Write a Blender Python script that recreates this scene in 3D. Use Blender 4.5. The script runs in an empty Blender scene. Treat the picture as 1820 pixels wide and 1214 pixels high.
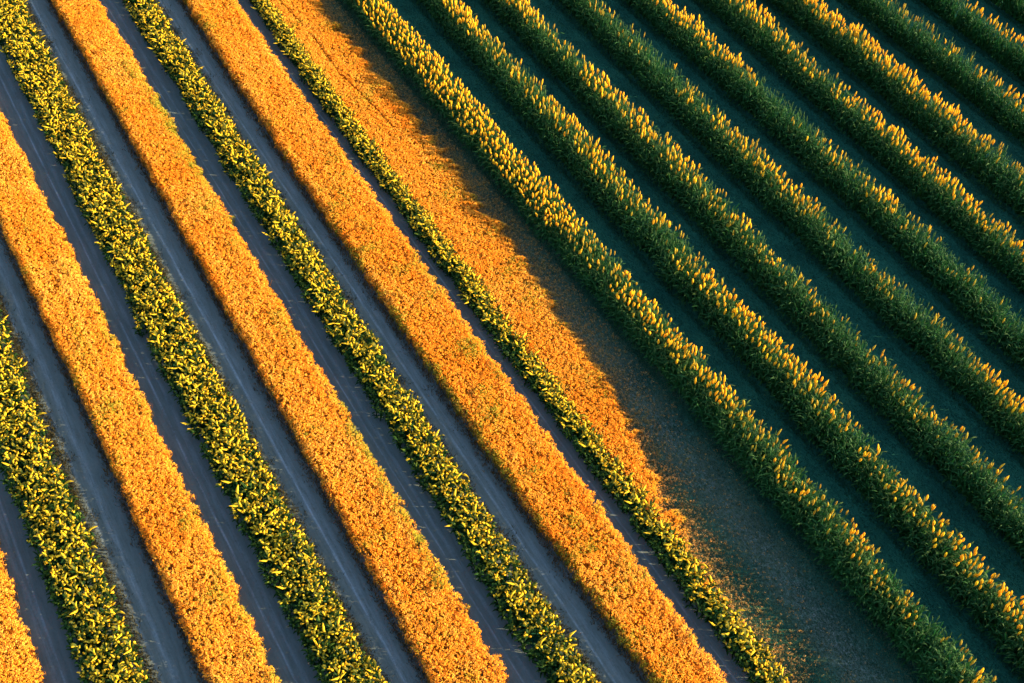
import bpy, math
import numpy as np
from mathutils import Matrix, Vector

# ------------------------------------------------------------------ camera
scene = bpy.context.scene
COL = scene.collection
S = 1.8                                   # metres per survey unit
F_PX, W_PX, H_PX = 2139.09, 1820.0, 1214.0
ROT = np.array([[0.8627114683557819, 0.33024227900846326, -0.38297383660337275],
                [-0.5004119244954248, 0.6666997296862012, -0.5523580145694742],
                [0.07291658378034292, 0.6681702684134057, 0.7404266771383657]])
CAM_H = 30.0
cam = bpy.data.cameras.new("camera")
cam.sensor_width = 36.0
cam.lens = F_PX * 36.0 / W_PX
cam.clip_start = 0.5
cam.clip_end = 6000.0
cam_ob = bpy.data.objects.new("camera", cam)
COL.objects.link(cam_ob)
M4 = Matrix.Identity(4)
for r in range(3):
    for c in range(3):
        M4[r][c] = ROT[r][c]
M4.translation = Vector((0, 0, CAM_H * S))
cam_ob.matrix_world = M4
scene.camera = cam_ob

# ------------------------------------------------------------------ light
SUN_ELEV = 18.0
SUN_AZ = -32.0                            # degrees from +X towards +Y
world = bpy.data.worlds.new("World")
scene.world = world
world.use_nodes = True
wn = world.node_tree.nodes
sky = wn.new("ShaderNodeTexSky")
sky.sky_type = 'NISHITA'
sky.sun_disc = False
sky.sun_elevation = math.radians(SUN_ELEV)
sky.sun_rotation = math.radians(90.0 - SUN_AZ)
sky.ozone_density = 1.0
bg = wn["Background"]
bg.inputs["Strength"].default_value = 0.095
world.node_tree.links.new(sky.outputs[0], bg.inputs[0])
sd = bpy.data.lights.new("sun", 'SUN')
sd.energy = 5.0
sd.angle = math.radians(0.5)
sd.color = (1.0, 0.70, 0.38)
sun = bpy.data.objects.new("sun", sd)
COL.objects.link(sun)
sv = Vector((math.cos(math.radians(SUN_ELEV)) * math.cos(math.radians(SUN_AZ)),
             math.cos(math.radians(SUN_ELEV)) * math.sin(math.radians(SUN_AZ)),
             math.sin(math.radians(SUN_ELEV))))
sun.rotation_euler = sv.to_track_quat('Z', 'Y').to_euler()
sun.location = sv * 200
scene.view_settings.view_transform = 'Standard'
scene.view_settings.look = 'None'
scene.view_settings.exposure = 1.85
scene.view_settings.gamma = 1.0

rng = np.random.default_rng(11)

# ------------------------------------------------------------------ helpers
def project(P):
    """world metres -> picture pixels (1820 wide) and distance"""
    q = (np.asarray(P, float) / S - np.array([0, 0, CAM_H])) @ ROT
    return W_PX / 2 + F_PX * q[:, 0] / -q[:, 2], H_PX / 2 - F_PX * q[:, 1] / -q[:, 2], -q[:, 2]

# footprint of the picture on the ground, survey units
QUAD = np.array([(-2.4, 18.0), (5.7, 49.2), (48.7, 30.5), (21.9, 5.0)])
def y_range(x0, x1, pad=2.6):
    lo, hi = 1e9, -1e9
    for x in (x0, x1):
        for i in range(4):
            a, b = QUAD[i], QUAD[(i + 1) % 4]
            if (a[0] - x) * (b[0] - x) <= 0 and a[0] != b[0]:
                y = a[1] + (b[1] - a[1]) * (x - a[0]) / (b[0] - a[0])
                lo, hi = min(lo, y), max(hi, y)
    return lo - pad, hi + pad

def smooth_noise(n_knots, length, amp, seed):
    r = np.random.default_rng(seed)
    k = r.normal(0, amp, n_knots)
    def f(t):
        u = np.clip(np.asarray(t) / length, 0, 0.9999) * (n_knots - 1)
        i = u.astype(int)
        w = u - i
        w = w * w * (3 - 2 * w)
        return k[i] * (1 - w) + k[np.minimum(i + 1, n_knots - 1)] * w
    return f

_lat = np.random.default_rng(5).normal(0, 1, (256, 256))
def noise2(x, y, scale):
    """smooth value noise over the field, about -1..1"""
    u, v = np.asarray(x) / scale + 57.3, np.asarray(y) / scale + 91.7
    i, j = np.floor(u).astype(int), np.floor(v).astype(int)
    a, b = u - i, v - j
    a, b = a * a * (3 - 2 * a), b * b * (3 - 2 * b)
    g = lambda p, q: _lat[p % 256, q % 256]
    return (g(i, j) * (1 - a) + g(i + 1, j) * a) * (1 - b) + (g(i, j + 1) * (1 - a) + g(i + 1, j + 1) * a) * b

def mesh_from(name, V, Q, C=None, mat=None):
    """V (n,3), Q (m,4) quads, C (n,3) colours -> mesh"""
    me = bpy.data.meshes.new(name)
    n, m = len(V), len(Q)
    me.vertices.add(n)
    me.vertices.foreach_set("co", np.asarray(V, np.float32).ravel())
    me.loops.add(m * 4)
    me.loops.foreach_set("vertex_index", np.asarray(Q, np.int32).ravel())
    me.polygons.add(m)
    me.polygons.foreach_set("loop_start", np.arange(0, m * 4, 4, dtype=np.int32))
    me.polygons.foreach_set("loop_total", np.full(m, 4, np.int32))
    if C is not None:
        at = me.attributes.new("plant_colour", 'FLOAT_COLOR', 'POINT')
        rgba = np.ones((n, 4), np.float32)
        rgba[:, :3] = C
        at.data.foreach_set("color", rgba.ravel())
    me.update(calc_edges=True)
    if mat:
        me.materials.append(mat)
    return me

def link(name, me, parent=None, **props):
    o = bpy.data.objects.new(name, me)
    COL.objects.link(o)
    if parent:
        o.parent = parent
    for k, v in props.items():
        o[k] = v
    return o

# ------------------------------------------------------------------ materials
def new_mat(name):
    m = bpy.data.materials.new(name)
    m.use_nodes = True
    nt = m.node_tree
    nt.nodes.clear()
    out = nt.nodes.new("ShaderNodeOutputMaterial")
    return m, nt, nt.nodes, nt.links, out

def plant_mat(name, rough, trans, spec=0.3, speckle=0.25, speckle_scale=9.0):
    m, nt, N, L, out = new_mat(name)
    at = N.new("ShaderNodeAttribute"); at.attribute_name = "plant_colour"
    geo = N.new("ShaderNodeNewGeometry")
    tex = N.new("ShaderNodeTexNoise"); tex.inputs["Scale"].default_value = speckle_scale
    L.new(geo.outputs["Position"], tex.inputs["Vector"])
    mr = N.new("ShaderNodeMapRange")
    mr.inputs[1].default_value = 0.3; mr.inputs[2].default_value = 0.7
    mr.inputs[3].default_value = 1 - speckle; mr.inputs[4].default_value = 1 + speckle
    L.new(tex.outputs["Fac"], mr.inputs[0])
    mul = N.new("ShaderNodeVectorMath"); mul.operation = 'SCALE'
    L.new(at.outputs["Color"], mul.inputs[0]); L.new(mr.outputs[0], mul.inputs["Scale"])
    p = N.new("ShaderNodeBsdfPrincipled")
    p.inputs["Roughness"].default_value = rough
    p.inputs["Specular IOR Level"].default_value = spec
    L.new(mul.outputs[0], p.inputs["Base Color"])
    t = N.new("ShaderNodeBsdfTranslucent")
    L.new(mul.outputs[0], t.inputs["Color"])
    mx = N.new("ShaderNodeMixShader"); mx.inputs[0].default_value = trans
    L.new(p.outputs[0], mx.inputs[1]); L.new(t.outputs[0], mx.inputs[2])
    L.new(mx.outputs[0], out.inputs[0])
    return m

MAT_CORN = plant_mat("corn_leaf", 0.65, 0.35, 0.2)
MAT_BLOOM = plant_mat("orange_bloom", 0.8, 0.45, 0.1, 0.2, 6.0)
MAT_GRASS = plant_mat("grass_blade", 0.7, 0.25, 0.1)

def ground_mat():
    m, nt, N, L, out = new_mat("dark_turf")
    tc = N.new("ShaderNodeTexCoord")
    mp = N.new("ShaderNodeMapping"); mp.inputs["Scale"].default_value = (1.0, 0.35, 1.0)
    L.new(tc.outputs["Object"], mp.inputs[0])
    n1 = N.new("ShaderNodeTexNoise"); n1.inputs["Scale"].default_value = 0.35; n1.inputs["Detail"].default_value = 6
    n2 = N.new("ShaderNodeTexNoise"); n2.inputs["Scale"].default_value = 9.0; n2.inputs["Detail"].default_value = 8
    n2.inputs["Roughness"].default_value = 0.75
    L.new(tc.outputs["Object"], n1.inputs["Vector"]); L.new(mp.outputs[0], n2.inputs["Vector"])
    cr = N.new("ShaderNodeValToRGB")
    e = cr.color_ramp.elements
    e[0].position = 0.38; e[0].color = (0.006, 0.056, 0.042, 1)
    e[1].position = 0.62; e[1].color = (0.026, 0.150, 0.096, 1)
    mix = N.new("ShaderNodeMath"); mix.operation = 'MULTIPLY_ADD'; mix.inputs[1].default_value = 0.35
    L.new(n1.outputs["Fac"], mix.inputs[0])
    s2 = N.new("ShaderNodeMath"); s2.operation = 'MULTIPLY'; s2.inputs[1].default_value = 0.65
    L.new(n2.outputs["Fac"], s2.inputs[0]); L.new(s2.outputs[0], mix.inputs[2])
    L.new(mix.outputs[0], cr.inputs[0])
    p = N.new("ShaderNodeBsdfPrincipled"); p.inputs["Roughness"].default_value = 0.95
    p.inputs["Specular IOR Level"].default_value = 0.1
    sep = N.new("ShaderNodeSeparateXYZ"); L.new(tc.outputs["Object"], sep.inputs[0])
    d = N.new("ShaderNodeMath"); d.operation = 'SUBTRACT'; d.inputs[1].default_value = 18.0 * S
    L.new(sep.outputs[0], d.inputs[0])
    ab = N.new("ShaderNodeMath"); ab.operation = 'ABSOLUTE'; L.new(d.outputs[0], ab.inputs[0])
    m1 = N.new("ShaderNodeMapRange"); m1.interpolation_type = 'SMOOTHSTEP'
    m1.inputs[1].default_value = 0.1; m1.inputs[2].default_value = 2.1; m1.inputs[3].default_value = 1.0; m1.inputs[4].default_value = 0.0
    L.new(ab.outputs[0], m1.inputs[0])
    m2 = N.new("ShaderNodeMapRange"); m2.interpolation_type = 'SMOOTHSTEP'
    m2.inputs[1].default_value = 30.0; m2.inputs[2].default_value = 70.0; m2.inputs[3].default_value = 1.0; m2.inputs[4].default_value = 0.25
    L.new(sep.outputs[1], m2.inputs[0])
    m3 = N.new("ShaderNodeMapRange"); m3.inputs[1].default_value = 0.38; m3.inputs[2].default_value = 0.62
    L.new(n2.outputs["Fac"], m3.inputs[0])
    k1 = N.new("ShaderNodeMath"); k1.operation = 'MULTIPLY'; L.new(m1.outputs[0], k1.inputs[0]); L.new(m2.outputs[0], k1.inputs[1])
    k2 = N.new("ShaderNodeMath"); k2.operation = 'MULTIPLY'; L.new(k1.outputs[0], k2.inputs[0]); L.new(m3.outputs[0], k2.inputs[1])
    mxw = N.new("ShaderNodeMix"); mxw.data_type = 'RGBA'
    L.new(k2.outputs[0], mxw.inputs[0]); L.new(cr.outputs[0], mxw.inputs[6]); mxw.inputs[7].default_value = (0.20, 0.23, 0.20, 1)
    L.new(mxw.outputs[2], p.inputs["Base Color"])
    b = N.new("ShaderNodeBump"); b.inputs["Strength"].default_value = 1.0; b.inputs["Distance"].default_value = 0.06
    L.new(n2.outputs["Fac"], b.inputs["Height"]); L.new(b.outputs[0], p.inputs["Normal"])
    L.new(p.outputs[0], out.inputs[0])
    return m

def path_mat(name, tracks):
    """slate-grey packed soil; tracks: list of (x offset, width, brightness) of pale wheel lines"""
    m, nt, N, L, out = new_mat(name)
    tc = N.new("ShaderNodeTexCoord")
    mp = N.new("ShaderNodeMapping"); mp.inputs["Scale"].default_value = (1.0, 0.09, 1.0)
    L.new(tc.outputs["Object"], mp.inputs[0])
    n1 = N.new("ShaderNodeTexNoise"); n1.inputs["Scale"].default_value = 5.0; n1.inputs["Detail"].default_value = 8
    n1.inputs["Roughness"].default_value = 0.7
    L.new(mp.outputs[0], n1.inputs["Vector"])
    n2 = N.new("ShaderNodeTexNoise"); n2.inputs["Scale"].default_value = 7.0; n2.inputs["Detail"].default_value = 9
    n2.inputs["Roughness"].default_value = 0.8
    L.new(tc.outputs["Object"], n2.inputs["Vector"])
    n3 = N.new("ShaderNodeTexNoise"); n3.inputs["Scale"].default_value = 0.12; n3.inputs["Detail"].default_value = 3
    L.new(tc.outputs["Object"], n3.inputs["Vector"])
    cr = N.new("ShaderNodeValToRGB")
    e = cr.color_ramp.elements
    e[0].position = 0.36; e[0].color = (0.074, 0.104, 0.104, 1)
    e[1].position = 0.66; e[1].color = (0.130, 0.175, 0.176, 1)
    a = N.new("ShaderNodeMath"); a.operation = 'MULTIPLY'; a.inputs[1].default_value = 0.6
    L.new(n1.outputs["Fac"], a.inputs[0])
    b = N.new("ShaderNodeMath"); b.operation = 'MULTIPLY_ADD'; b.inputs[1].default_value = 0.4
    L.new(n2.outputs["Fac"], b.inputs[0]); L.new(a.outputs[0], b.inputs[2])
    L.new(b.outputs[0], cr.inputs[0])
    col = cr.outputs[0]
    sep = N.new("ShaderNodeSeparateXYZ"); L.new(tc.outputs["Object"], sep.inputs[0])
    # the wheel lines wander a little
    wob = N.new("ShaderNodeTexNoise"); wob.inputs["Scale"].default_value = 0.25
    L.new(mp.outputs[0], wob.inputs["Vector"])
    w2 = N.new("ShaderNodeMath"); w2.operation = 'MULTIPLY_ADD'; w2.inputs[1].default_value = 0.5; w2.inputs[2].default_value = -0.25
    L.new(wob.outputs["Fac"], w2.inputs[0])
    xx = N.new("ShaderNodeMath"); xx.operation = 'ADD'
    L.new(sep.outputs[0], xx.inputs[0]); L.new(w2.outputs[0], xx.inputs[1])
    for (x0, w, br) in tracks:
        d = N.new("ShaderNodeMath"); d.operation = 'SUBTRACT'; d.inputs[1].default_value = x0
        L.new(xx.outputs[0], d.inputs[0])
        ab = N.new("ShaderNodeMath"); ab.operation = 'ABSOLUTE'; L.new(d.outputs[0], ab.inputs[0])
        mr = N.new("ShaderNodeMapRange"); mr.interpolation_type = 'SMOOTHSTEP'
        mr.inputs[1].default_value = 0.0; mr.inputs[2].default_value = w
        mr.inputs[3].default_value = 1.0; mr.inputs[4].default_value = 0.0
        L.new(ab.outputs[0], mr.inputs[0])
        br2 = N.new("ShaderNodeMapRange")
        br2.inputs[1].default_value = 0.40; br2.inputs[2].default_value = 0.62
        L.new(b.outputs[0], br2.inputs[0])
        f = N.new("ShaderNodeMath"); f.operation = 'MULTIPLY'
        L.new(mr.outputs[0], f.inputs[0]); L.new(br2.outputs[0], f.inputs[1])
        g = N.new("ShaderNodeMath"); g.operation = 'MULTIPLY'; g.inputs[1].default_value = br
        L.new(f.outputs[0], g.inputs[0])
        mx = N.new("ShaderNodeMix"); mx.data_type = 'RGBA'
        L.new(g.outputs[0], mx.inputs[0]); L.new(col, mx.inputs[6])
        mx.inputs[7].default_value = (0.25, 0.34, 0.41, 1)
        col = mx.outputs[2]
    p = N.new("ShaderNodeBsdfPrincipled"); p.inputs["Roughness"].default_value = 0.9
    p.inputs["Specular IOR Level"].default_value = 0.2
    L.new(col, p.inputs["Base Color"])
    bm = N.new("ShaderNodeBump"); bm.inputs["Strength"].default_value = 0.5; bm.inputs["Distance"].default_value = 0.05
    L.new(b.outputs[0], bm.inputs["Height"]); L.new(bm.outputs[0], p.inputs["Normal"])
    L.new(p.outputs[0], out.inputs[0])
    return m

# ------------------------------------------------------------------ field plan (survey units)
def poly(c):
    return lambda Y: np.polyval(c, (np.clip(Y, 3, 52) - 25.0) / 10.0)

# left edge at the ground and picture edge of the canopy on the right
TALL = [  # name, left, right(apparent), height scale, sunlit tip patches painted as gold along picture y, label
    ([0.024, -0.117, 19.08], [0.024, -0.038, 20.787], 1.0,
     [(0, 1), (400, 1), (450, .45), (520, .75), (700, .6), (850, .5), (950, .45), (1214, .3)],
     "tall corn strip beside the wide half-shaded orange bed, golden on its upper half"),
    ([0.032, -0.003, 21.872], [-0.022, -0.036, 23.811], 1.0,
     [(0, 1), (60, .7), (120, .4), (200, .75), (320, .65), (410, .15), (480, .85), (600, .8), (700, .6), (800, .4), (1000, .7), (1080, .9), (1214, .3)],
     "second tall green corn strip to the right of the wide half-shaded orange bed"),
    ([0.029, -0.042, 24.649], [-0.044, -0.068, 26.645], 1.0,
     [(0, .9), (60, .35), (130, .8), (250, .6), (350, .5), (450, .4), (600, .35), (800, .25), (1000, .4)],
     "third tall green corn strip right of the wide half-shaded orange bed, tips mostly dull"),
    ([0.051, -0.001, 27.617], [0.005, 0.066, 29.718], 1.0,
     [(0, .3), (70, .15), (140, .4), (230, .7), (330, .7), (400, .4), (500, .25), (600, .45), (680, .85), (800, .6)],
     "fourth tall corn strip right of the wide orange bed, dull green at its top end"),
    ([-0.077, 0.049, 30.638], [0.072, 32.807], 1.0,
     [(0, .95), (50, 1), (120, .6), (180, .12), (260, .3), (350, .6), (450, .25), (550, .3), (650, .4)],
     "fifth tall corn strip right of the wide orange bed, golden only at its top end"),
    ([0.203, 33.563], [0.309, 35.889], 1.05,
     [(0, .95), (50, .6), (110, .3), (180, .8), (260, .95), (350, .95), (480, .85)],
     "sixth tall corn strip right of the wide orange bed, turning golden lower down"),
    ([0.261, 36.596], [0.195, 39.249], 1.1,
     [(0, 1), (100, 1), (200, 1), (240, .6), (300, .3), (400, .25)],
     "most golden of the tall corn strips, one solid bright band in the upper right"),
    ([0.116, 40.087], [0.143, 42.708], 1.15,
     [(0, .5), (50, .4), (100, .3), (150, .6), (200, .6)],
     "mostly green tall corn strip just above the most golden one in the upper right"),
    ([0.30, 43.451], [0.35, 46.0], 1.15,
     [(0, .8), (60, .9), (120, .95)],
     "golden-tipped tall corn strip nearest to the upper right corner but one"),
    ([0.30, 46.75], [0.35, 49.4], 1.15,
     [(0, .25), (60, .3)],
     "dark green corn strip cutting across the very upper right corner"),
]
LOW = [   # left edge, right apparent edge, height (units), density, label
    ([-0.008, -0.564], [0.10, 0.042, 0.88], 0.78, "leafy corn strip in the lower left corner with curling leaves, leftmost of all"),
    ([0.014, -0.031, 4.763], [0.032, 0.007, 6.31], 0.80, "broad leafy corn strip running from the upper left corner, second from the left"),
    ([0.0, 0.052, 10.104], [0.035, -0.004, 11.485], 0.82, "low leafy corn strip between the second and third full orange beds from the left"),
    ([0.044, 0.012, 15.009], [0.056, -0.032, 16.02], 0.68, "narrowest low corn strip, growing along the left edge of the wide half-shaded orange bed"),
]
BED = [   # left edge, right edge (both picture edges), height
    ([-3.25], [0.05, -1.40], "small piece of orange flower bed in the very lower left corner of the field"),
    ([-0.06, -0.10, 2.15], [-0.039, -0.056, 3.941], "orange flower bed along the left side, between the two leftmost corn strips"),
    ([-0.016, 0.074, 7.441], [0.0, 0.029, 9.387], "second orange flower bed from the left corner, weedy yellow-green along its right edge"),
    ([0.071, -0.027, 12.322], [0.025, 0.039, 14.647], "broad full-length orange flower bed directly left of the narrowest corn strip"),
]
BED_H = 0.45

# ------------------------------------------------------------------ plant prototypes (metres)
class Geo:
    def __init__(s): s.V, s.Q, s.C, s.n = [], [], [], 0
    def ribbon(s, pts, wid, side, cols):
        k = len(pts)
        pts = np.asarray(pts); side = np.asarray(side)
        fold = np.array([0, 0, 1.0])
        a = pts - side * np.asarray(wid)[:, None]
        b = pts + side * np.asarray(wid)[:, None]
        s.V.append(np.stack([a, b], 1).reshape(-1, 3)); s.C.append(np.repeat(np.asarray(cols), 2, 0))
        for i in range(k - 1):
            o = s.n + 2 * i
            s.Q.append((o, o + 1, o + 3, o + 2))
        s.n += 2 * k
    def tube(s, pts, rad, cols, sides=4):
        pts = np.asarray(pts); k = len(pts)
        an = np.arange(sides) * 2 * math.pi / sides
        ring = np.stack([np.cos(an), np.sin(an), 0 * an], 1)
        V = pts[:, None, :] + ring[None] * np.asarray(rad)[:, None, None]
        s.V.append(V.reshape(-1, 3)); s.C.append(np.repeat(np.asarray(cols), sides, 0))
        for i in range(k - 1):
            for j in range(sides):
                o = s.n + i * sides
                s.Q.append((o + j, o + (j + 1) % sides, o + sides + (j + 1) % sides, o + sides + j))
        s.n += k * sides
    def arrays(s):
        return np.concatenate(s.V), np.array(s.Q, np.int32), np.concatenate(s.C)

G_DARK = np.array([0.006, 0.054, 0.014]); G_MID = np.array([0.020, 0.118, 0.028])
G_TIP = np.array([0.060, 0.140, 0.045]); GOLD = np.array([0.86, 0.47, 0.02]); YEL = np.array([0.92, 0.70, 0.03])
lerp = lambda a, b, t: a + (b - a) * t

def leaf(g, r, base, az, length, width, rise, droop, c0, c1, seg=4, twist=0.0, spread=0.7, power=1.3):
    d = np.array([math.cos(az), math.sin(az), 0]); sd = np.array([-math.sin(az), math.cos(az), 0])
    ts = np.linspace(0, 1, seg + 1)
    curl = r.normal(0, 0.25)
    pts, cols, wid = [], [], []
    for t in ts:
        out = length * (spread * t + 0.15 * t * t)
        up = length * (rise * t - droop * t * t)
        pts.append(base + d * out + sd * curl * length * t * t * 0.5 + np.array([0, 0, up]))
        wid.append(width * (0.45 + 1.6 * t) * (1 - t) ** 0.55 + 0.006)
        cols.append(lerp(c0, c1, t ** power))
    tw = twist + r.normal(0, 0.25)
    side = sd * math.cos(tw) + np.array([0, 0, 1.0]) * math.sin(tw)
    g.ribbon(pts, wid, side, cols)

def tassel(g, r, top, ripe_lit, size):
    """plump upright seed head, slightly nodding"""
    lean = r.normal(0, 0.10, 2)
    c_lo = lerp(G_TIP * 0.7, GOLD * 0.75, ripe_lit); c_hi = lerp(G_TIP * 1.2, lerp(GOLD, YEL, r.random()), ripe_lit)
    L_ = (0.38 + 0.14 * r.random()) * size
    ts = np.linspace(0, 1, 6)
    pts = [top + np.array([lean[0] * t * t * L_, lean[1] * t * t * L_, t * L_]) for t in ts]
    fat = lerp(0.030, 0.056 + 0.016 * r.random(), ripe_lit ** 0.7) * size
    rad = np.array([0.25, 0.75, 1.0, 1.0, 0.75, 0.12]) * fat
    g.tube(pts, rad, [lerp(c_lo, c_hi, min(1, t * 1.4)) for t in ts], 5)

def tall_plant(seed, ripe_lit):
    r = np.random.default_rng(seed)
    g, t_ = Geo(), Geo()
    h = 1.85 + r.normal(0, 0.10)
    bend = r.normal(0, 0.06, 2)
    spine = lambda u: np.array([bend[0] * u * u, bend[1] * u * u, h * u])
    g.tube([spine(0), spine(.5), spine(1)], [0.028, 0.022, 0.012], [G_DARK, G_MID, G_MID], 3)
    az = r.random() * 6.28
    for i in range(11):
        u = 0.04 + 0.68 * i / 10
        az += math.pi * 0.86 + r.normal(0, 0.35)
        ln = (0.62 + 0.25 * math.sin(u * 3.0)) * (1 + r.normal(0, .12))
        shade = r.random()
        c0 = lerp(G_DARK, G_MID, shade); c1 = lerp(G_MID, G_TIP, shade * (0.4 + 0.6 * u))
        if u > 0.6: c1 = lerp(c1, YEL * 0.5, 0.15 * ripe_lit)
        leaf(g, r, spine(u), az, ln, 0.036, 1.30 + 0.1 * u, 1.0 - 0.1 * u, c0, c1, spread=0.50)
    tassel(t_, r, spine(0.97), ripe_lit, 1.0)
    return g.arrays(), t_.arrays()

def low_plant(seed, ripe_lit):
    r = np.random.default_rng(seed)
    g, t_ = Geo(), Geo()
    h = 0.92 + r.normal(0, 0.08)
    bend = r.normal(0, 0.06, 2)
    spine = lambda u: np.array([bend[0] * u * u, bend[1] * u * u, h * u])
    dk, md, tp = np.array([0.005, 0.036, 0.007]), np.array([0.009, 0.055, 0.008]), np.array([0.04, 0.105, 0.014])
    g.tube([spine(0), spine(.5), spine(1)], [0.03, 0.024, 0.014], [dk, md, md], 3)
    az = r.random() * 6.28
    for i in range(10):
        u = 0.04 + 0.82 * i / 9
        az += math.pi * 0.8 + r.normal(0, 0.4)
        ln = (0.46 + 0.12 * math.sin(u * 3.0)) * (1 + r.normal(0, .15))
        shade = r.random()
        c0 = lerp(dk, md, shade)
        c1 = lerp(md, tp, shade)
        if u > 0.68: c1 = lerp(c1, YEL, .75 * ripe_lit * u)
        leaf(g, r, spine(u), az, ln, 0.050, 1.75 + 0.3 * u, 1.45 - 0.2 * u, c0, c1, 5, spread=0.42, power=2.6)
    for k in range(4):
        o = r.normal(0, 0.11, 3) * np.array([1, 1, .6])
        knob(t_, r, (spine(0.90), o), ripe_lit)
    return g.arrays(), t_.arrays()

def knob(g, r, p, ripe_lit):
    """short fat yellow tip, nodding"""
    d = r.normal(0, 0.22, 2)
    L_ = 0.24 + 0.12 * r.random()
    fat = 0.048 + 0.022 * r.random()
    ts = np.linspace(0, 1, 5)
    o = p[1]; p = p[0]
    pts = [p + o * min(1, t * 2.5) + np.array([d[0] * t * t * L_ * 1.6, d[1] * t * t * L_ * 1.6, L_ * (t - .25 * t * t)]) for t in ts]
    c_lo = np.array([0.05, 0.10, 0.012]); c_hi = lerp(np.array([0.10, 0.18, 0.02]), lerp(GOLD, YEL, 0.35 + 0.65 * r.random()), ripe_lit)
    g.tube(pts, np.array([0.45, 0.75, 1.0, 0.85, 0.2]) * fat, [lerp(c_lo, c_hi, min(1, t * 1.6)) for t in ts], 5)

RIPE_LIT = [0.0, 0.55, 1.0]  # green to gold heads, also standing for dim to sunlit tips
NVAR = 5
def protos(fn, base):
    P = {}
    for k, rp in enumerate(RIPE_LIT):
        for v in range(NVAR):
            (V, Q, C), (V2, Q2, C2) = fn(base + 37 * v + k, rp)
            C = C * (1 + 0.18 * (np.random.default_rng(base + v).random() - .5))
            me = mesh_from("corn_plant", V, Q, C, MAT_CORN)
            mt = mesh_from("seed_head", V2, Q2, C2, MAT_CORN)
            P[(k, v)] = (me, mt, np.concatenate([V, V2]), np.concatenate([Q, Q2 + len(V)]), np.concatenate([C, C2]))
    return P
P_TALL = protos(tall_plant, 100)
P_LOW = protos(low_plant, 900)

def merge(P, items):
    """items: list of (key, x, y, rot, scale, zscale) -> one big mesh's arrays"""
    VV, QQ, CC, off = [], [], [], 0
    by = {}
    for it in items:
        by.setdefault(it[0], []).append(it[1:])
    for key, lst in by.items():
        V, Q, C = P[key][2:]
        A = np.array(lst)
        x, y, rt, sc, zs = A.T
        c, s_ = np.cos(rt) * sc, np.sin(rt) * sc
        X = x[:, None] + c[:, None] * V[:, 0] - s_[:, None] * V[:, 1]
        Y = y[:, None] + s_[:, None] * V[:, 0] + c[:, None] * V[:, 1]
        Z = zs[:, None] * V[:, 2][None]
        VV.append(np.stack([X, Y, Z], 2).reshape(-1, 3))
        n = len(A)
        QQ.append((Q[None] + (off + np.arange(n) * len(V))[:, None, None]).reshape(-1, 4))
        CC.append(np.tile(C, (n, 1)))
        off += n * len(V)
    return np.concatenate(VV), np.concatenate(QQ), np.concatenate(CC)

# ------------------------------------------------------------------ ground and paths
def grid_sheet(name, fx0, fx1, ys, nx, z, mat, origin_x):
    """strip between two curves, lying at height z; object origin on the strip's middle line"""
    V = []
    for y in ys:
        a, b = fx0(y), fx1(y)
        for i in range(nx + 1):
            V.append(((a + (b - a) * i / nx) * S - origin_x, y * S, z))
    Q = []
    for j in range(len(ys) - 1):
        for i in range(nx):
            o = j * (nx + 1) + i
            Q.append((o, o + 1, o + nx + 2, o + nx + 1))
    o = link(name, mesh_from(name, V, Q, None, mat), kind="structure")
    o.location.x = origin_x
    return o

big = 3000.0
link("ground", mesh_from("ground", [(-big, -big, 0), (big, -big, 0), (big, big, 0), (-big, big, 0)], [(0, 1, 2, 3)], None, ground_mat()), kind="structure")

def mid(f, dx): return lambda y: f(y) + dx
paths = [  # left curve, right curve, middle x, tracks (offset m from the middle)
    (mid(poly([-3.25]), 1.6), mid(poly([-0.008, -0.564]), 0.2), -1.0, [(0.05, 0.10, .6), (-0.25, 0.3, .25)]),
    (mid(poly([-0.008, -0.564]), 0.7), mid(poly([-0.06, -0.10, 2.15]), 0.5), 1.45, [(0.15, 0.35, .5), (-0.45, 0.12, .45)]),
    (mid(poly([-0.039, -0.056, 3.941]), -0.6), mid(poly([0.014, -0.031, 4.763]), 0.3), 4.33, [(-0.1, 0.10, .8), (0.35, 0.2, .35)]),
    (mid(poly([0.014, -0.031, 4.763]), 0.9), mid(poly([-0.016, 0.074, 7.441]), 0.5), 6.75, [(0.1, 0.12, .95), (0.25, 0.5, .35)]),
    (mid(poly([0.0, 0.029, 9.387]), -0.6), mid(poly([0.0, 0.052, 10.104]), 0.3), 9.72, [(-0.25, 0.08, .6), (0.2, 0.2, .35)]),
    (mid(poly([0.0, 0.052, 10.104]), 0.7), mid(poly([0.071, -0.027, 12.322]), 0.5), 11.75, [(0.05, 0.12, .8), (0.4, 0.4, .3)]),
    (mid(poly([0.025, 0.039, 14.647]), -0.6), mid(poly([0.044, 0.012, 15.009]), 0.25), 14.8, [(-0.1, 0.10, .6)]),
]
for i, (fa, fb, xm, tr) in enumerate(paths):
    y0, y1 = y_range(xm - .8, xm + .8, 4)
    grid_sheet("dirt_path", fa, fb, np.linspace(y0, y1, 40), 2, 0.004, path_mat("packed_slate_soil", tr), xm * S)

def blades_at(P, length, width, r, spread=0.5):
    """upright leaf blades rising from points P"""
    n = len(P)
    az = r.random(n) * 6.283
    sd = np.stack([np.cos(az), np.sin(az), 0 * az], 1) * width[:, None]
    tip = P + np.stack([r.normal(0, spread, n), r.normal(0, spread, n), np.ones(n)], 1) * length[:, None]
    V = np.stack([P - sd, P + sd, tip + sd * .25, tip - sd * .25], 1).reshape(-1, 3)
    return V, np.arange(4 * n).reshape(-1, 4)

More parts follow.
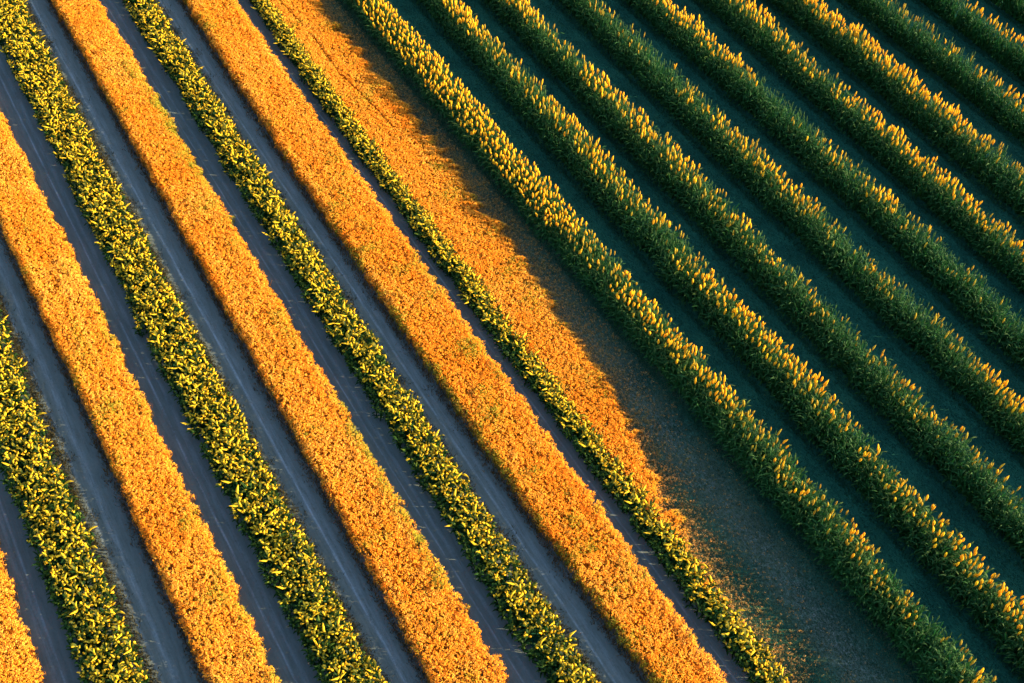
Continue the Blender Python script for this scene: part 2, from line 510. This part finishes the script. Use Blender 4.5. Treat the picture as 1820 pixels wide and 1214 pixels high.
# ------------------------------------------------------------------ corn strips
n_plants = 0
def corn_strip(P, fl, fr, y0, y1, h_of, keep, ripe_lit_of, label, group, pitch_y, pitch_x, base_h, edge_seed, lit_left=False, low=False):
    """fl / fr: ground curves (units) of the first and last plant line"""
    global n_plants
    r = np.random.default_rng(edge_seed)
    root = link("corn_strip", None, label=label, category="corn strip", group=group)
    ym = 0.5 * (y0 + y1)
    ox, oy = float(0.5 * (fl(ym) + fr(ym))) * S, ym * S
    root.location = (ox, oy, 0)
    items, line = [], []
    y = y0
    nl = max(2, int(round((fr(ym) - fl(ym)) / pitch_x)) + 1)
    wob = smooth_noise(60, (y1 - y0), 0.05, edge_seed)
    wob2 = smooth_noise(60, (y1 - y0), 0.05, edge_seed + 1)
    hn = smooth_noise(40, (y1 - y0), 0.07, edge_seed + 2)
    while y < y1:
        a, b = float(fl(y)) + wob(y - y0), float(fr(y)) + wob2(y - y0)
        for i in range(nl):
            if r.random() > keep: continue
            x = a + (b - a) * i / (nl - 1) + r.normal(0, 0.028)
            yy = y + r.normal(0, 0.05)
            u = abs(2 * i / (nl - 1) - 1)
            hh = h_of(yy) * (1 + hn(y - y0) + r.normal(0, 0.048)) * (1 - 0.03 * u)
            if not low and i == 0: hh *= 0.88 if (lit_left and yy > 26) else 0.74
            elif not low and i == 1: hh *= 0.93
            elif low and i == 0: hh *= 0.78
            line.append(i)
            items.append((x, yy, hh, r.random() * 6.28, 1 + r.normal(0, 0.08)))
        y += pitch_y
    A = np.array(items)
    pu, pv, pd = project(np.stack([A[:, 0] * S, A[:, 1] * S, A[:, 2] * base_h], 1))
    rp = ripe_lit_of(pv, A) 
    rp = (rp if low else 1.05 * rp ** 1.35) + (0.10 * (0 if low else 1) * noise2(A[:, 0] * 2, A[:, 1], 2.2)) + 0.24 * noise2(A[:, 0] * 1.0, A[:, 1], 0.45) * (rp > .05)
    cls = np.clip(np.floor(np.clip(rp, 0, .999) * 1.0 * 3 + .15 + r.normal(0, .45, len(A))).astype(int), 0, 2)
    line = np.array(line)  # left-hand lines kept green, painting the shaded flank into head colour
    if low: cls[(line == 0) & (r.random(len(A)) < np.clip(pv / 900, 0, .8))] = 0
    else: cls[((line == 0) | ((line == 1) & (r.random(len(A)) < .3))) & ~((A[:, 1] > 26) & lit_left)] = 0
    full = []
    for k in range(len(A)):
        x, yy, hh, rt, sc = A[k]
        full.append(((int(cls[k]), int(r.integers(NVAR))), x * S - ox, yy * S - oy, rt, sc, hh))
    inside = (pu > 2) & (pu < W_PX - 2) & (pv > 2) & (pv < H_PX - 2)
    order = np.argsort(np.where(inside, pd, 1e9))
    near = [int(k) for k in order[:100] if inside[k]]
    ns = set(near)
    for k in near:
        key, x, yy, rt, sc, zs = full[k]
        o = link("corn_plant", P[key][0], root)
        o.location = (x, yy, 0); o.rotation_euler.z = rt; o.scale = (sc, sc, zs)
        link("seed_head", P[key][1], o)
    rest = [full[k] for k in range(len(full)) if k not in ns]
    n_plants += len(full)
    V, Q, C = merge(P, rest)
    # dense inner leaves down near the ground, along the middle of the strip
    ni = int((y1 - y0) * (50 if low else 90))
    yi = y0 + r.random(ni) * (y1 - y0)
    a, b = fl(yi), fr(yi)
    xi = a + (b - a) * (0.12 + 0.76 * r.random(ni))
    Pn = np.stack([xi * S - ox, yi * S - oy, 0.02 + 0 * xi], 1)
    hb = base_h * (0.72 if low else 0.76) * np.array([h_of(q) for q in yi]) * (0.5 + 0.5 * r.random(ni))
    Vb, Qb = blades_at(Pn, hb, 0.05 + 0.05 * r.random(ni), r, 0.22)
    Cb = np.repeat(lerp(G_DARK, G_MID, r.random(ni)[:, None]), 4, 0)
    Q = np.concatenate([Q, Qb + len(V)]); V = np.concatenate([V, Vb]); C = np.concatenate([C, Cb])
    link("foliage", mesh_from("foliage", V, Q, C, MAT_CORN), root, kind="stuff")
    return root

for i, (cl, cr_, hs, ripe_lit, label) in enumerate(TALL):
    L_, R_ = poly(cl), poly(cr_)
    H_u = 1.25 * hs                                        # canopy height in survey units
    first = (i == 0)
    if first:
        h_of = lambda y: np.interp(y, [10, 20, 30, 45], [1.15, 1.02, 0.92, 0.84])
    else:
        h_of = lambda y, q=hs: q * 1.08
    Hfac = (30 - (1.0 if first else H_u)) / 30
    fl = (lambda y, L_=L_: L_(y) + 0.04)
    fr = (lambda y, R_=R_, k=Hfac: R_(y) * k + 0.03)
    y0, y1 = y_range(float(L_(25)), float(R_(25)))
    ry, rv = zip(*ripe_lit)
    rf = (lambda pv, A, ry=ry, rv=rv: np.interp(pv, ry, rv))  # sunlit and dim stretches painted as gold and green heads
    corn_strip(P_TALL, fl, fr, y0, y1, h_of, 0.93, rf, label, "tall corn strips on the right", 0.175, 0.18, 2.3, 40 + 7 * i, lit_left=first)

for i, (cl, cr_, hu, label) in enumerate(LOW):
    L_, R_ = poly(cl), poly(cr_)
    k = (30 - hu) / 30
    fl = (lambda y, L_=L_, q=(.0 if i == 3 else .08): L_(y) + q)
    fr = (lambda y, R_=R_, k=k: R_(y) * k - 0.10)
    y0, y1 = y_range(float(L_(25)), float(R_(25)))
    h_of = lambda y, q=hu: q * S / 1.38
    rf = (lambda pv, A, q=(.2 if i == 3 else 0): np.interp(pv, [0, 300, 700, 1214], [1.0, .95, .85 + q, .68 + q]))
    corn_strip(P_LOW, fl, fr, y0, y1, h_of, 0.97, rf, label, "low leafy corn strips on the left", 0.19, 0.20, 1.3, 400 + 7 * i, low=True)

# ------------------------------------------------------------------ orange beds
OR1 = np.array([0.97, 0.475, 0.042]); OR2 = np.array([0.98, 0.585, 0.095]); OR3 = np.array([0.96, 0.375, 0.025])
WEED = np.array([0.45, 0.42, 0.04]); STEM = np.array([0.22, 0.16, 0.03])

def quads_at(P, size, r, flat=0.6):
    """small randomly tilted square petals at points P"""
    n = len(P)
    nrm = r.normal(0, 1, (n, 3)); nrm[:, 2] = np.abs(nrm[:, 2]) + flat
    nrm += np.array([sv.x, sv.y, sv.z]) * 0.9               # blooms turn towards the sun
    nrm /= np.linalg.norm(nrm, axis=1)[:, None]
    t = np.cross(nrm, r.normal(0, 1, (n, 3))); t /= np.linalg.norm(t, axis=1)[:, None]
    b = np.cross(nrm, t)
    s = size[:, None]
    V = np.stack([P - t * s, P - b * s * .8, P + t * s, P + b * s * .8], 1).reshape(-1, 3)
    return V, np.arange(4 * n).reshape(-1, 4)

def flower_bed(fl, fr, y0, y1, label, seed, dens_of, h_u, weed_of, step=0.048, low_of=lambda X, Y: 1.0, shade_of=lambda X, Y: 0 * X):
    r = np.random.default_rng(seed)
    ym = .5 * (y0 + y1)
    ox, oy = float(.5 * (fl(ym) + fr(ym))) * S, ym * S
    root = link("flower_bed", None, label=label, category="flower bed", group="orange flower beds")
    root.location = (ox, oy, 0)
    w = float(np.max(fr(np.linspace(y0, y1, 9)) - fl(np.linspace(y0, y1, 9))))
    n = int(w * (y1 - y0) / step ** 2)
    Y = y0 + r.random(n) * (y1 - y0)
    u = r.random(n)
    en = 0.025 * noise2(Y * 0 + seed, Y, 0.35) + 0.025 * noise2(Y * 0 + seed * 2, Y, 0.12)
    a, b = fl(Y) + en, fr(Y) + 0.05 * noise2(Y * 0 + seed + 9, Y, 0.3) + 0.05 * noise2(Y * 0 + seed + 4, Y, 0.1)
    X = a + (b - a) * u
    keep = r.random(n) < dens_of(X, Y, u)
    X, Y, u, a, b = X[keep], Y[keep], u[keep], a[keep], b[keep]
    n = len(X)
    edge = np.minimum(X - a, b - X)                        # distance to the margin
    top = h_u * S * (0.72 + 0.28 * np.clip(edge / 0.18, 0, 1)) * (1 + 0.04 * noise2(X, Y, 0.5) + 0.03 * noise2(X, Y, 0.12) + r.normal(0, .015, n))
    top = top * low_of(X, Y)
    base = np.stack([X * S - ox, Y * S - oy, top], 1)
    # blossoms: several petals round each head
    VV, QQ, CC, off = [], [], [], 0
    tone = np.clip(0.52 + 0.14 * noise2(X, Y, 1.8) + 0.10 * noise2(X, Y, .25) + 0.16 * noise2(X, Y * .03, .085) + r.normal(0, .22, n), 0, 1)
    wd = np.clip(weed_of(X, Y, u) + 0.25 * noise2(X, Y, .5) - .12, 0, 1)
    weedy = r.random(n) < wd
    for k in range(6):
        P = base + r.normal(0, 1, (n, 3)) * np.array([.035, .035, .022])
        V, Q = quads_at(P, (0.022 + 0.016 * r.random(n)) * (1 - .35 * shade_of(X, Y)), r)
        c = np.where((tone > .5)[:, None], lerp(OR1, OR2, ((tone - .5) * 2)[:, None]), lerp(OR3, OR1, (tone * 2)[:, None]))
        c = np.where(weedy[:, None], WEED * (0.7 + .5 * r.random(n))[:, None], c) * (0.85 + .3 * r.random(n))[:, None]
        dm = shade_of(X, Y)[:, None]
        c = lerp(c, np.array([0.55, 0.36, 0.15]) * (0.5 + r.random(n))[:, None], dm * 0.85)  # shade painted as dull brown past the shadow line
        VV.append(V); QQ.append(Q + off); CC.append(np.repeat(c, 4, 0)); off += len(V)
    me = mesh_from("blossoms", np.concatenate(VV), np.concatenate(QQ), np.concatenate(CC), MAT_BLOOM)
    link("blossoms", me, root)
    # stems and leaves below
    VV, QQ, CC, off = [], [], [], 0
    for k, (lo, ln) in enumerate(((0.0, .55), (0.35, .5), (.5, .45))):
        P = base.copy(); P[:, 2] = top * lo; P[:, :2] += r.normal(0, .05, (n, 2))
        V, Q = blades_at(P, top * ln, 0.012 + .012 * r.random(n), r, .25)
        c = lerp(STEM, OR3, (np.clip(r.normal(.25 + .2 * k, .25, n), 0, 1))[:, None])
        c = np.where(weedy[:, None], WEED * .6, c)
        VV.append(V); QQ.append(Q + off); CC.append(np.repeat(c, 4, 0)); off += len(V)
    me = mesh_from("stems", np.concatenate(VV), np.concatenate(QQ), np.concatenate(CC), MAT_BLOOM)
    link("stems", me, root)
    return n

n_fl = 0
weeds = [lambda X, Y, u: 0 * X,
         lambda X, Y, u: 0.15 * (u > .7) * (Y < 30),
         lambda X, Y, u: 0.75 * np.clip((u - .72) * 5, 0, 1) * np.clip(np.sin(Y * .35 + 1.2) * 1.2 + .2, 0, 1),
         lambda X, Y, u: 0.55 * np.clip((.14 - u) * 12, 0, 1) * (Y < 30) + .10 * (Y < 34)]
for i, (cl, cr_, label) in enumerate(BED):
    L_, R_ = poly(cl), poly(cr_)
    k = (30 - BED_H) / 30
    fl = (lambda y, L_=L_: L_(y) + 0.03)
    fr = (lambda y, R_=R_, k=k: R_(y) * k - 0.02)
    y0, y1 = y_range(max(-2.3, float(L_(25))), float(R_(25)))
    n_fl += flower_bed(fl, fr, y0, y1, label, 70 + i, lambda X, Y, u: np.ones_like(X), BED_H, weeds[i])

# wide bed: flowers thin into turf rightward, corn shadow painted into their colour
fl = lambda y: poly([0.056, -0.032, 15.93])(y) * 0.98 - 0.08
fr = lambda y: poly([0.024, -0.117, 19.08])(y) - 0.25
edge = lambda y: np.interp(y, [9, 12, 14.5, 17, 20, 24, 28, 34, 44, 50], [15.5, 15.8, 16.25, 16.85, 17.3, 17.6, 17.9, 17.9, 17.8, 17.8])  # traces the tall corn's shadow line across the bed
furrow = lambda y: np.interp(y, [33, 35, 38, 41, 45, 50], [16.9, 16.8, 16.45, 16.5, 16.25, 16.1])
def past_shadow_line(X, Y):
    """units beyond the ragged, painted shadow line where the bed thins out"""
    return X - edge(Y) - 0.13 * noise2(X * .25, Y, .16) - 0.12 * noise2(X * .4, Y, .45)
def dens_wide(X, Y, u):
    d = past_shadow_line(X, Y)
    p = np.where(d < 0, 1.0, 0.95 * np.exp(-d / 0.65))
    fd = np.abs(X - furrow(Y) - .03 * noise2(X * 0, Y, .4))
    p = np.where((fd < 0.045) & (Y > 34) & (noise2(X * 0, Y, .7) > -.9), 0.05, p)
    return p
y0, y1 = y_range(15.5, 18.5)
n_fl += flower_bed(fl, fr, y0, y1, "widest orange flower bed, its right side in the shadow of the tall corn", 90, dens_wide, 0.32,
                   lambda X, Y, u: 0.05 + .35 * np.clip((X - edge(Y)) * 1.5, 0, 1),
                   low_of=lambda X, Y: 1 - 0.80 * np.clip((past_shadow_line(X, Y) + .2) / .4, 0, 1),
                   shade_of=lambda X, Y: np.clip((past_shadow_line(X, Y) + .05) / .3, 0, 1))

# ------------------------------------------------------------------ short grass
def grass(n, X, Y, mask, hgt, seed):
    r = np.random.default_rng(seed)
    P = np.stack([X[mask] * S, Y[mask] * S, 0 * X[mask]], 1)
    m = len(P)
    V, Q = blades_at(P, hgt * (0.6 + .8 * r.random(m)), 0.012 + .012 * r.random(m), r, .35)
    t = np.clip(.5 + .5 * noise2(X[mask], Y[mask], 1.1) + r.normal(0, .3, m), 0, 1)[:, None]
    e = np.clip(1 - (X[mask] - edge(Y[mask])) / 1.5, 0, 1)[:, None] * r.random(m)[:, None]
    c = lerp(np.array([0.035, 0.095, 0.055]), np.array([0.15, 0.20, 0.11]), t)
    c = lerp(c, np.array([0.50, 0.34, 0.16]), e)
    return V, Q, np.repeat(c, 4, 0)
r = np.random.default_rng(77)
n = 300000
X = 16 + r.random(n) * 3.6; Y = 2 + r.random(n) * 46
px, py, _ = project(np.stack([X * S, Y * S, 0 * X], 1))
m = (px > -120) & (px < 1940) & (py > -120) & (py < 1330) & (X > edge(Y) - .5)
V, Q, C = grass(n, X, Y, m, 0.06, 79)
parts_ = [(V, Q, C)]
def fringe(xc, spread, n, hgt, seed, ca, cb, sh=.5):
    r = np.random.default_rng(seed)
    Y = 2 + r.random(n) * 48
    X = xc(Y) + r.normal(0, spread, n) * (.6 + .5 * np.abs(noise2(Y * 0 + seed, Y, .6)))
    px, py, _ = project(np.stack([X * S, Y * S, 0 * X], 1))
    k = (px > -120) & (px < 1940) & (py > -120) & (py < 1330)
    X, Y = X[k], Y[k]; m = len(X)
    V, Q = blades_at(np.stack([X * S, Y * S, 0 * X], 1), hgt * (.5 + r.random(m)), 0.012 + .014 * r.random(m), r, sh)
    parts_.append((V, Q, np.repeat(lerp(ca, cb, r.random(m)[:, None]), 4, 0)))
BR1, BR2 = np.array([0.045, 0.040, 0.022]), np.array([0.20, 0.12, 0.04])
for q, (cl, cr_, hu, label) in enumerate(LOW[:3]):
    fringe(lambda y, c=cr_, k=(30 - hu) / 30: poly(c)(y) * k + 0.10, 0.14, 26000, 0.13, 500 + q, BR1, np.array([0.06, 0.06, 0.02]))
for q, (cl, cr_, label) in enumerate(BED):
    fringe(lambda y, c=cl: poly(c)(y) - 0.05, 0.09, 11000, 0.13, 520 + q, BR1, BR2)
# tufts scattered over the lanes between the tall strips
r = np.random.default_rng(91)
for q in range(len(TALL)):
    c = TALL[q][0]
    fringe(lambda y, c=c: poly(c)(y) - 0.12, 0.12, 15000, 0.10, 560 + q, np.array([.006, .05, .03]), np.array([.03, .14, .07]))
    fringe(lambda y, c=c: poly(c)(y) - 0.7, 0.35, 22000, 0.05, 580 + q, np.array([.004, .045, .03]), np.array([.02, .11, .07]))
off = 0; VV, QQ, CC = [], [], []
for V, Q, C in parts_:
    VV.append(V); QQ.append(Q + off); CC.append(C); off += len(V)
V, Q, C = map(np.concatenate, (VV, QQ, CC))
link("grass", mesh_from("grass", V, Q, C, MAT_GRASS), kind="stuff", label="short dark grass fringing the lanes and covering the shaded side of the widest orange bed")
print("plants", n_plants, "flowers", n_fl)
